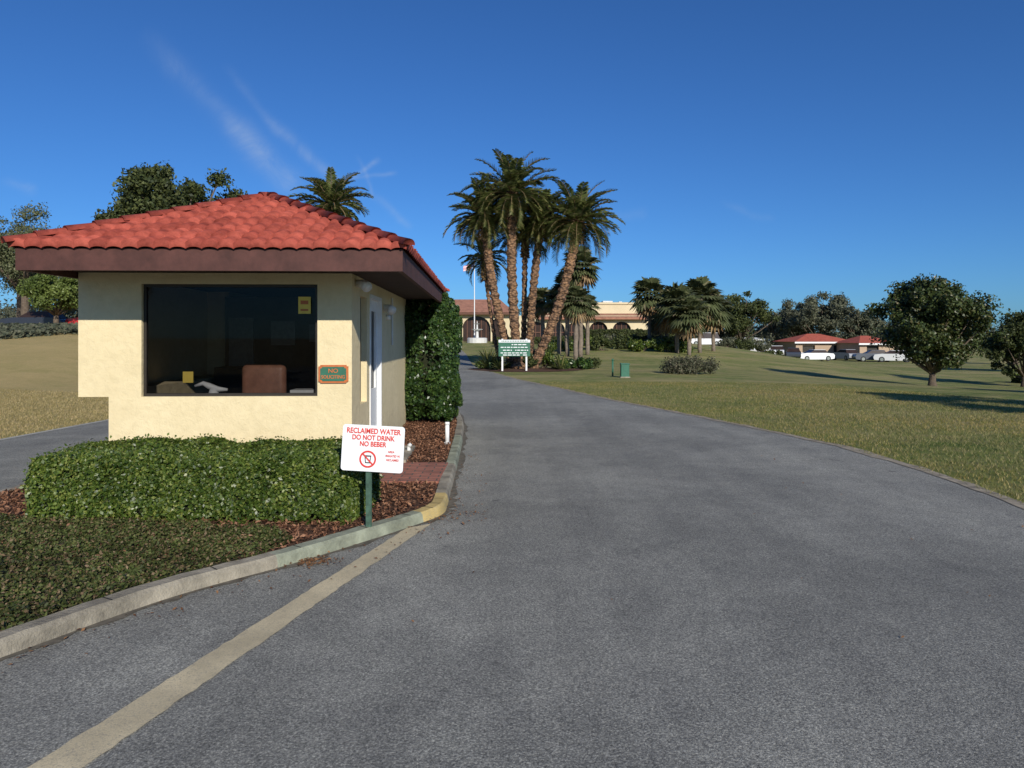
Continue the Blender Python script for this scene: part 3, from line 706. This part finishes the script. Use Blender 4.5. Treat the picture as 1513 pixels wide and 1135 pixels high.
def fan_palm(name,x,y,ztop,cr,nf=44,tr=.17,z0=None,nb=13):
    zb=zf(x,y)-.05 if z0 is None else z0; e=empty(name,(x,y,zb)); h=ztop-zb-cr*.6
    n=12; V,F=tube([(random.uniform(-.03,.03),0,h*i/(n-1)) for i in range(n)],[tr*random.uniform(.9,1.1)*(1.25 if i>n-4 else 1) for i in range(n)],9); mk('trunk',V,F,M['sbark'],e,True)
    Q=[];S_=[]
    for f in range(nf):
        t=(f+.5)/nf; el=R(85-155*t+random.uniform(-10,10)); az=f*2.4+random.uniform(-.3,.3)
        d=Vector((math.cos(az)*math.cos(el),math.sin(az)*math.cos(el),math.sin(el))); side=Vector((-math.sin(az),math.cos(az),0)); up=d.cross(side)
        c=Vector((0,0,h))+d*cr*random.uniform(.38,.52); R_=cr*.62*random.uniform(.8,1.15); dead=t>.85
        Q_=S_ if dead else Q
        Q_+= [Vector((0,0,h))-side*.02,Vector((0,0,h))+side*.02,c+side*.02,c-side*.02]
        for b in range(nb):
            a=R(-100+200*b/(nb-1)); dd=(d*math.cos(a)+side*math.sin(a)+up*.15*abs(math.sin(a))).normalized(); pp=side*math.cos(a)-d*math.sin(a)
            l=R_*(.75+.25*math.cos(a)); tip=c+dd*l+Vector((0,0,-l*.35)); m=c+dd*l*.5; w=cr*.08
            Q_+=[c,m+pp*w,tip,m-pp*w]
    quads('fan_leaves',np.array([tuple(q) for q in Q]),M['sabal'],e)
    if S_: quads('dead_fans',np.array([tuple(q) for q in S_]),M['straw'],e)
    return e
for px,top,w,y in ((858,374,52,52),(838,406,44,54),(826,428,38,56),(851,428,42,50),(868,440,34,56),(960,417,50,66),(1000,428,58,60),(1034,418,60,62),(985,436,50,66),(1054,438,48,66),(1018,444,52,58),(802,430,36,60),(975,455,38,70),(1000,455,36,64),(786,440,32,62)):
    x,yy,z=at(px,top,y); fan_palm('sabal_palm',x,yy,z,w*y/1050/2*1.3,50)

# ---------------------------------------------------------------- shrubs and hedges
def shrub(name,x,y,rx,ry,h,n,ls,mat,z=None,K=14):
    zb=zf(x,y) if z is None else z; e=empty(name,(x,y,zb)); cs=[];r_=[]
    for i in range(K):
        a=random.random()*6.28;q=random.random()**.5; r=random.uniform(.3,.5)*min(rx,h)
        cs.append((math.cos(a)*q*(rx-r*.7),math.sin(a)*q*(ry-r*.5),max(r*.4,random.uniform(.3,1)*(h-r*.8)*(1-.35*q*q)))); r_.append(r)
    quads('foliage',cloud(cs,r_,n,ls),mat,e)
    V,F=[],[]
    for c in cs[:8]: tube([(0,0,-.05),(c[0]*.6,c[1]*.6,c[2]*.5),c],[.03,.02,.01],5,V,F)
    mk('stems',V,F,M['bark'],e); return e
shrub('lawn_shrub',8.3,33,1.45,.9,.95,9000,.09,leafmat('grey_leaf',[(0,(.05,.055,.03)),(.6,(.10,.105,.06)),(1,(.19,.16,.11))],.2,.7),K=20)
def tallbush():
    e=empty('tall_bush',(-1.52,13.1,.08)); N=60000
    d=unit(rng.normal(size=(N,3))); zc=1.18
    p=.55; d2=np.sign(d)*np.abs(d)**p; rad=np.array([.60,.75,1.16]); 
    q=1-np.abs(rng.normal(0,.09,N)); w=1+.05*np.sin(d[:,2]*9+d[:,0]*6)+.05*np.sin(d[:,0]*11+d[:,1]*8)+.04*np.sin(d[:,2]*23)
    d2/=np.maximum(1,np.linalg.norm(d2[:,:2],axis=1,keepdims=True))
    P=d2*rad*(q*w)[:,None]+np.array([0,0,zc]); P=P[P[:,2]>.05]
    quads('leaves',leafq(P,.062,unit(P-np.array([0,0,zc])),.8,.55),M['bush'],e)
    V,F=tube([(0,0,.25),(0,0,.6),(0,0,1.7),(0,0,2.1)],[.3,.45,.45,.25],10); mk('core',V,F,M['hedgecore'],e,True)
    V,F=[],[]
    for _ in range(9): tube([(random.uniform(-.2,.2),random.uniform(-.3,.3),-.02),(random.uniform(-.3,.3),random.uniform(-.3,.3),.5)],[.02,.012],6,V,F)
    mk('stems',V,F,M['bark'],e)
tallbush()
bx,by=.7,36.2
V=[(bx,by,.12)]+[(bx+3.0*math.cos(a)*(1+.08*math.sin(3*a)),by+2.6*math.sin(a),.02) for a in np.linspace(0,2*math.pi,30,endpoint=False)]
mk('mulch_bed',V,[(0,1+i,1+(i+1)%30) for i in range(30)],M['mulchbase'],smooth=True)
for (dx,dy,r,h) in ((-1.4,-.6,.5,.6),(-.8,.4,.6,.8),(.1,-.4,.5,.9),(.9,.2,.7,1.1),(1.6,-.2,.55,.7),(2.2,.3,.5,.6),(-2.1,.4,.45,.5),(0.2,1.2,.9,1.0),(2.9,.6,.6,.7),(3.4,1.2,.6,.6)):
    shrub('bed_shrub',bx+dx,by+dy,r,r,h,1800,.12,random.choice([M['bush'],M['oak'],M['hedge']]),.05,8)
def spiky(name,x,y,z,r,n=40):
    Q=[]
    for i in range(n):
        el=R(random.uniform(5,80));az=random.random()*6.28; d=Vector((math.cos(az)*math.cos(el),math.sin(az)*math.cos(el),math.sin(el))); s=Vector((-math.sin(az),math.cos(az),0))*.035
        p=Vector((x,y,z)); m=p+d*r*.6; tip=p+d*r+Vector((0,0,-r*.15)); Q+=[p,m+s,tip,m-s]
    quads(name,np.array([tuple(q) for q in Q]),M['frond'])
spiky('agave_plant',-.6,34.6,.1,.8); spiky('agave_plant',2.4,35.0,.1,1.0); spiky('agave_plant',-1.2,36,.1,1.3,70); spiky('agave_plant',1.6,36.8,.1,1.6,90)
for x0,x1,y,h in ((3,17.5,70,1.1),(-2,3,74,.8),(8,19,82,1.6)):
    xm=(x0+x1)/2; e=hedge('boundary_hedge',x0,x1,y-.6,y+.6,0,h,16000,.16,M['oak'],M['hedgecore'],bumpy=.12,zfun=zf(xm,y)-.2)
for px in (815,840,870,890,905,925,948,972,990,1010,1075,1100,1125,1145):
    y=64+random.uniform(-4,6) if px<1020 else 85; x=(px-756.5)*y/1050; shrub('garden_shrub',x,y,random.uniform(.8,1.9),.8,random.uniform(.7,1.7),2600,.2,random.choice([M['oak'],M['hedge'],M['far']]),None,9)
# left bank
e=hedge('bank_hedge',-34,-17,37.0,38.6,0,.5,30000,.12,M['hedge'],M['hedgecore'],bumpy=.07,zfun=1.72)
P=np.column_stack([rng.uniform(-36,-15,52000),rng.uniform(26,37.2,52000)]); P=P[P[:,1]>29+1.2*np.sin(P[:,0]*.6)+.5*np.sin(P[:,0]*1.9)]
z=tz(P[:,0],P[:,1])+rng.random(len(P))*.3+.05*np.sin(P[:,0]*2)*np.sin(P[:,1]*3)
quads('bank_groundcover',leafq(np.column_stack([P,z]),.17,np.array([[0,-.4,.8]]),.6,.6),M['far'])
e=hedge('boundary_hedge',33,46,46,47.2,0,.7,14000,.12,M['hedge'],M['hedgecore'],bumpy=.08,zfun=zf(38,46)-.1)

# grass blades beside the road
N=200000; P=np.column_stack([rng.uniform(1,16,N),6+rng.random(N)**1.3*20])
edge=np.interp(P[:,1],RY,RX); P=P[(P[:,0]>edge-.02+.10*rng.random(N)*(1+np.sin(P[:,1]*5)))&(P[:,0]<edge+11)]
zb=tz(P[:,0],P[:,1]); n=len(P); a=rng.random(n)*6.28; ln=.035*rng.uniform(.6,1.5,n); lean=rng.normal(0,.6,(n,2))*ln[:,None]
B=np.column_stack([P,zb]); sd=np.column_stack([np.cos(a),np.sin(a),a*0])*.004
T=B+np.column_stack([lean,ln]); Mi=B*.5+T*.5
quads('grass_blades',np.stack([B-sd,B+sd,Mi+sd*.9,T],1).reshape(-1,3),leafmat('grass_blade',[(0,(.11,.14,.03)),(.5,(.20,.22,.06)),(.75,(.34,.30,.12)),(1,(.48,.40,.2))],.4,.6,(1.3,1.12,1.0),.35))
N=60000; P=np.column_stack([rng.uniform(-15,-7.6,N),rng.uniform(8,20,N)]); P=P[P[:,0]<np.interp(P[:,1],LY,LX)-.03]
n=len(P);zb=tz(P[:,0],P[:,1]);B=np.column_stack([P,zb]);a=rng.random(n)*6.28;sd=np.column_stack([np.cos(a),np.sin(a),a*0])*.005;ln=.035*rng.uniform(.6,1.5,n);T=B+np.column_stack([rng.normal(0,.5,(n,2))*ln[:,None],ln])
quads('grass_blades',np.stack([B-sd,B+sd,(B+T)/2+sd*.9,T],1).reshape(-1,3),leafmat('dry_grass_blade',[(0,(.20,.19,.06)),(.6,(.44,.34,.15)),(1,(.58,.46,.25))],.35,.6))

# ---------------------------------------------------------------- bed sign
x,y=(760-756.5)*34.2/1050,34.2
es=empty('entrance_sign',(x,y,0),R(2))
box('posts',[(-.62,-.54,-.04,.04,-.05,1.58),(.54,.62,-.04,.04,-.05,1.58)],M['white'],es)
box('board',[(-.76,.76,-.07,-.041,.74,1.53)],M['green'],es)
box('board_header',[(-.76,.76,-.076,-.0705,1.40,1.53)],M['signw'],es)
bl=[]
for r,zz in enumerate((1.30,1.17,1.03,.90,.80)):
    xx=-.66 if r%2 else -.55
    while xx<.6:
        w=random.uniform(.06,.2)
        if random.random()<.85: bl.append((xx,min(.66,xx+w),-.075,-.0705,zz-.022,zz+.018))
        xx+=w+.04
box('board_lettering',bl,M['signw'],es)
box('header_lettering',[(a,a+.05,-.082,-.0765,1.44,1.49) for a in np.arange(-.62,.6,.08)],M['green'],es)
up=empty('utility_pedestal',(4.6,29,0)); up.location.z=zf(4.6,29)
box('cabinet',(-.17,.17,-.14,.14,0,.52),M['green'],up,bevel=.02); box('lid',(-.19,.19,-.16,.16,.52,.58),M['green'],up,bevel=.02)
box('base',(-.2,.2,-.17,.17,-.03,.04),M['kerb'],up)
V,F=[],[]
tube([(0,0,-.05),(0,0,.65)],[.035,.035],8,V,F); tube([(0,0,.65),(0,0,.74)],[.05,.04],8,V,F)
o=mk('green_marker_post',V,F,M['green'],None,True,loc=(4.25,30,0))

# ---------------------------------------------------------------- clubhouse
CY=90; cb=empty('clubhouse',(0,CY,1.0))
def archpts(cx,w,z0,ztop,n=12):
    r=w/2; pts=[(cx-r,z0),(cx+r,z0)]
    for i in range(n+1):
        a=math.pi*i/n; pts.append((cx+r*math.cos(a),ztop-r*.9+r*.9*math.sin(a)))
    return pts
def wallh(name,x0,x1,z0,z1,holes,y,th,mat,par):
    c=bpy.data.curves.new(name,'CURVE'); c.dimensions='2D'; c.fill_mode='BOTH'; c.extrude=th/2
    for pts in [[(x0,z0),(x1,z0),(x1,z1),(x0,z1)]]+holes:
        s=c.splines.new('POLY'); s.points.add(len(pts)-1); s.use_cyclic_u=True
        for p,q in zip(s.points,pts): p.co=(q[0],q[1],0,1)
    c.materials.append(mat); o=bpy.data.objects.new(name,c); o.rotation_euler=(R(90),0,0); o.location=(0,y+th/2,0); return link(o,par)
kk=CY/1050
def X(px): return (px-756.5)*kk
def Z(py): return .6+(500-py)*kk
wallh('left_wing_wall',-16,-.3,-1,Z(461),[archpts(X(704),3.6,-.4,Z(467)),archpts(X(663),3.6,-.4,Z(467)),archpts(X(736),1.5,0,Z(470))],0,.4,M['clubwall'],cb)
wallh('right_wing_wall',-.3,X(985),-1,Z(466),[archpts(X(p),2.35,0,Z(475)) for p in (792,822,853,886,921)],1.2,.35,M['clubwall'],cb)
box('arch_glazing',[(-15.5,-.6,.5,.55,-1,Z(463)),(.0,X(945),1.72,1.77,-1,Z(468))],M['archglass'],cb)
bars=[]
for p in (792,822,853,886,921):
    c=X(p)
    for d in (-.6,0,.6): bars.append((c+d-.05,c+d+.05,1.6,1.68,0,Z(476)))
    bars.append((c-1.15,c+1.15,1.58,1.59,1.3,1.42))
for p in (663,704):
    c=X(p)
    for d in (-1.2,-.6,0,.6,1.2): bars.append((c+d-.05,c+d+.05,.42,.48,-.4,Z(472)))
box('arch_mullions',bars,M['archwood'],cb)
zr=Z(440);ze=Z(462)
V=[(-16.5,-1.0,ze),(.3,-1.0,ze),(.3,9,ze),(-16.5,9,ze),(-13,4,zr),(-1.6,4,zr)]
mk('left_roof',V,[(0,1,5,4),(1,2,5),(2,3,4,5),(3,0,4),(3,2,1,0)],M['clubroof'],cb)
box('left_eave',[(-16.4,.2,-.95,-.85,ze-.28,ze-.01)],M['archwood'],cb)
box('parapet',[(X(800),X(955),3.2,14,2,Z(446)),(X(797),X(958),3.05,3.2,Z(448),Z(445))],M['clubwall'],cb)
za,zb_=Z(469),Z(462)
mk('skirt_roof',[(X(795),.3,za),(X(962),.3,za),(X(958),3.19,zb_),(X(797),3.19,zb_),(X(795),.3,za-.25),(X(962),.3,za-.25)],[(0,1,2,3),(4,5,1,0)],M['clubroof'],cb)
box('right_wing_body',[(-.2,X(985)-.05,1.9,14,-1,Z(468)-.1),(X(960),X(985),1.56,1.9,Z(468)-.3,Z(466)-.02)],M['clubwall'],cb)
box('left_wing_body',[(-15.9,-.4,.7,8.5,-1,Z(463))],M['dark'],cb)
box('roof_equipment',[(X(900),X(915),6,8,Z(446),Z(441)),(X(925),X(930),6,7,Z(446),Z(442))],M['offw'],cb)
fp=empty('flagpole',((701-756.5)*80/1050,80,1.0))
V,F=tube([(0,0,-.1),(0,0,9.3)],[.07,.04],8); tube([(0,0,9.3),(0,0,9.45)],[.08,.08],8,V,F); mk('pole',V,F,M['white'],fp)
def flagm():
    m,nt,b,o=newmat('flag_cloth'); g=nt.nodes.new('ShaderNodeTexCoord'); s=nt.nodes.new('ShaderNodeSeparateXYZ'); L(nt,g.outputs['Generated'],s.inputs[0])
    st=math_(nt,'GREATER_THAN',math_(nt,'FRACT',math_(nt,'MULTIPLY',s.outputs[2],6.5)),.5)
    c=mix(nt,st,(.6,.04,.05),(.8,.8,.8))
    can=math_(nt,'MULTIPLY',math_(nt,'GREATER_THAN',s.outputs[0],.6),math_(nt,'GREATER_THAN',s.outputs[2],.46)); c=mix(nt,can,c,(.03,.05,.2))
    L(nt,c,b.inputs['Base Color']); return m
V=[];F=[]
for i in range(13):
    for j in range(2): V.append((-.05-i*.10,.12*math.sin(i*.9),9.15-j*.6-.04*i+.05*math.sin(i*.7)))
for i in range(12): F.append((2*i,2*i+1,2*i+3,2*i+2))
mk('flag',V,F,flagm(),fp,True)
ft=empty('tiered_fountain',((705-756.5)*78/1050,78,zf(-4,78)))
V,F=[],[]
tube([(0,0,-.2),(0,0,.5),(0,0,.55)],[1.1,1.1,.95],16,V,F); tube([(0,0,.5),(0,0,1.3),(0,0,1.45),(0,0,1.5)],[.18,.14,.6,.62],14,V,F); tube([(0,0,1.5),(0,0,2.0),(0,0,2.12)],[.1,.08,.36],12,V,F); tube([(0,0,2.1),(0,0,2.4)],[.06,.02],8,V,F)
mk('basins',V,F,M['offw'],ft)

def house(name,px0,px1,y,ptop,peave,wall,roof,depth=8,openings=()):
    x0=(px0-756.5)*y/1050;x1=(px1-756.5)*y/1050; zb=min(zf(x0,y),zf(x1,y))-.3; e=empty(name,((x0+x1)/2,y,zb)); w=(x1-x0)/2
    ze=1.6+(500-peave)*y/1050-zb; zt=1.6+(500-ptop)*y/1050-zb
    holes=[[(a*w,b_),(c*w,b_),(c*w,d),(a*w,d)] for a,b_,c,d in openings]
    wallh('front_wall',-w+.4,w-.4,0,ze,holes,0,.2,wall,e)
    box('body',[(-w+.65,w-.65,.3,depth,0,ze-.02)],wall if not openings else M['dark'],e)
    box('side_walls',[(-w+.4,-w+.6,.21,depth,0,ze-.01),(w-.6,w-.4,.21,depth,0,ze-.01)],wall,e)
    q=min(w*.8,depth/2)
    mk('roof',[(-w,-.6,ze),(w,-.6,ze),(w,depth+.5,ze),(-w,depth+.5,ze),(-w+q,depth/2,zt),(w-q,depth/2,zt)],[(0,1,5,4),(1,2,5),(2,3,4,5),(3,0,4),(3,2,1,0)],roof,e)
    box('fascia',[(-w+.02,w-.02,-.58,-.52,ze-.25,ze-.01)],M['white'],e)
house('garage_building',1172,1264,105,493,505,M['pinkwall'],M['redroof'],8,[(-.7,1.0,-.3,2.2),(.3,1.2,.6,2.2)])
house('garage_building',1266,1325,98,496,507,M['pinkwall'],M['redroof'],7,[(-.5,.6,.1,2.5)])
house('low_white_building',1060,1135,130,497,501,M['white'],M['offw'],6,[(-.8,1.5,.8,2.4)])

# ---------------------------------------------------------------- cars
def car(name,px,y,rot,col,van=False):
    x=(px-756.5)*y/1050; e=empty(name,(x,y,zf(x,y)+.02),rot)
    m=pmat(name+'_paint',col,.25,.03,2,spec=.6)
    prof=[(-2.2,.35),(-2.25,.7),(-2.1,.9),(-1.2,.98) ,(1.35,.98),(2.15,.88),(2.28,.6),(2.2,.32),(1.75,.28),(1.6,.6),(1.2,.6),(1.05,.25),(-1.05,.25),(-1.2,.6),(-1.65,.6),(-1.8,.28)]
    n=len(prof); V=[(a,-.86,b) for a,b in prof]+[(a,.86,b) for a,b in prof]
    F=[tuple(range(n)),tuple(range(n,2*n))[::-1]]+[(i,n+i,n+(i+1)%n,(i+1)%n)[::-1] for i in range(n)]
    mk('body',V,F,m,e,bevel=.05)
    top=1.45 if not van else 1.85; xa=-1.9 if van else -1.5
    lo=[(xa,-.8,.97),(1.1,-.8,.97),(1.1,.8,.97),(xa,.8,.97)]; hi=[(xa+.35,-.66,top-.06),(.35,-.66,top-.06),(.35,.66,top-.06),(xa+.35,.66,top-.06)]
    mk('windows',lo+hi,[(0,1,5,4),(1,2,6,5),(2,3,7,6),(3,0,4,7),(4,5,6,7)],M['archglass'],e)
    box('roof',(xa+.33,.38,-.68,.68,top-.06,top),m,e,bevel=.03)
    V,F=[],[]
    for a in((1.4),(-1.42)):
        for s in(-1,1): tube([(a,s*.88,.33),(a,s*.68,.33)],[.33,.33],16,V,F)
    mk('wheels',V,F,M['black'],e)
    V,F=[],[]
    for a in((1.4),(-1.42)):
        for s in(-1,1): tube([(a,s*.89,.33),(a,s*.87,.33)],[.2,.2],12,V,F)
    mk('hubcaps',V,F,M['steel'],e)
    box('lamps',[(2.17,2.27,-.75,-.45,.62,.76),(2.17,2.27,.45,.75,.62,.76)],M['offw'],e)
car('parked_car',1148,92,R(70),(.7,.7,.7)); car('parked_car',1172,92,R(70),(.05,.06,.08)); car('parked_car',1203,91,R(185),(.78,.78,.78))
car('parked_car',1124,95,R(60),(.75,.75,.74)); car('parked_car',1042,100,R(175),(.75,.75,.76),True)
car('parked_car',1290,90,R(170),(.1,.11,.13)); car('parked_car',1250,96,R(95),(.35,.36,.38)); car('parked_car',1100,100,R(80),(.5,.5,.5)); car('parked_car',1320,88,R(160),(.6,.6,.6))
for px,y,c in ((58,50,(.03,.035,.05)),(154,50,(.45,.03,.03))): car('parked_car',px,y,R(175),c)

# ---------------------------------------------------------------- world
w=bpy.data.worlds.new('World'); scene.world=w; w.use_nodes=True; nt=w.node_tree
bg=nt.nodes['Background']; sky=nt.nodes.new('ShaderNodeTexSky'); sky.sky_type='NISHITA'; sky.sun_disc=False
EL,AZM=25,160
sky.sun_elevation=R(EL); sky.sun_rotation=R(AZM); sky.altitude=500; sky.air_density=.95; sky.dust_density=.6; sky.ozone_density=3.0
tc=nt.nodes.new('ShaderNodeTexCoord'); sp=nt.nodes.new('ShaderNodeSeparateXYZ'); L(nt,tc.outputs['Generated'],sp.inputs[0])
yy=math_(nt,'MAXIMUM',sp.outputs[1],.05); U=math_(nt,'DIVIDE',sp.outputs[0],yy); Wv=math_(nt,'DIVIDE',sp.outputs[2],yy)
cmb=nt.nodes.new('ShaderNodeCombineXYZ'); L(nt,U,cmb.inputs[0]); L(nt,Wv,cmb.inputs[1])
dn=noise(nt,4,4,.55,cmb.outputs[0]); wob=math_(nt,'MULTIPLY',math_(nt,'SUBTRACT',dn.outputs[0],.5),.07)
tot=None
def d2(px,py): return ((px-756.5)/1050,(500-py)/1050)
for (a,b,wd,st) in (((200,50),(370,205),.014,.18),((330,165),(440,290),.017,.48),((390,160),(500,280),.009,.32),((330,90),(420,200),.007,.12),((490,285),(565,235),.004,.35),((505,268),(590,258),.003,.25),((530,225),(548,300),.003,.22),((540,285),(610,340),.006,.22),((0,262),(60,280),.006,.2),((1060,305),(1150,318),.006,.10),((890,318),(960,316),.007,.10)):
    p=d2(*a);q=d2(*b); dx,dy=q[0]-p[0],q[1]-p[1]; l=math.hypot(dx,dy); dx/=l;dy/=l
    rx=math_(nt,'SUBTRACT',U,p[0]); ry=math_(nt,'SUBTRACT',Wv,p[1])
    al=math_(nt,'ADD',math_(nt,'MULTIPLY',rx,dx),math_(nt,'MULTIPLY',ry,dy))
    ac=math_(nt,'SUBTRACT',math_(nt,'MULTIPLY',rx,dy),math_(nt,'MULTIPLY',ry,dx)); ac=math_(nt,'ADD',ac,wob)
    g=math_(nt,'POWER',2.718,math_(nt,'MULTIPLY',math_(nt,'POWER',math_(nt,'ABSOLUTE',math_(nt,'DIVIDE',ac,wd)),2),-1))
    t0=math_(nt,'MULTIPLY',math_(nt,'DIVIDE',al,l*.35),1,clamp=True); t1=math_(nt,'MULTIPLY',math_(nt,'DIVIDE',math_(nt,'SUBTRACT',l,al),l*.15),1,clamp=True)
    v=math_(nt,'MULTIPLY',math_(nt,'MULTIPLY',g,st),math_(nt,'MULTIPLY',t0,t1))
    tot=v if tot is None else math_(nt,'ADD',tot,v)
wn=noise(nt,12,8,.75,cmb.outputs[0],1.0)
tot=math_(nt,'MULTIPLY',tot,math_(nt,'MULTIPLY',math_(nt,'SUBTRACT',wn.outputs[0],.22),3.2),clamp=True)
tot=math_(nt,'MULTIPLY',tot,math_(nt,'GREATER_THAN',sp.outputs[1],.06))
skyc=mix(nt,1.0,sky.outputs[0],(.38,.77,1.27),'MULTIPLY')
L(nt,mix(nt,math_(nt,'MULTIPLY',tot,.6),skyc,(5.0,6.3,8.4)),bg.inputs[0]); bg.inputs[1].default_value=.082
sd=Vector((math.sin(R(AZM))*math.cos(R(EL)),math.cos(R(AZM))*math.cos(R(EL)),math.sin(R(EL))))
ld=bpy.data.lights.new('sun','SUN'); ld.energy=4.8; ld.angle=R(.5); ld.color=(1,.94,.83)
so=bpy.data.objects.new('sun',ld); so.rotation_euler=sd.to_track_quat('Z','Y').to_euler(); so.location=(20,-20,30); link(so)

cam=bpy.data.cameras.new('camera'); co=bpy.data.objects.new('camera',cam); link(co)
co.location=(0,0,1.6); co.rotation_euler=(R(90),0,0); cam.lens=36*1050/1513; cam.sensor_width=36; cam.shift_y=-67.5/1513; cam.clip_end=8000; cam.clip_start=.05
scene.camera=co
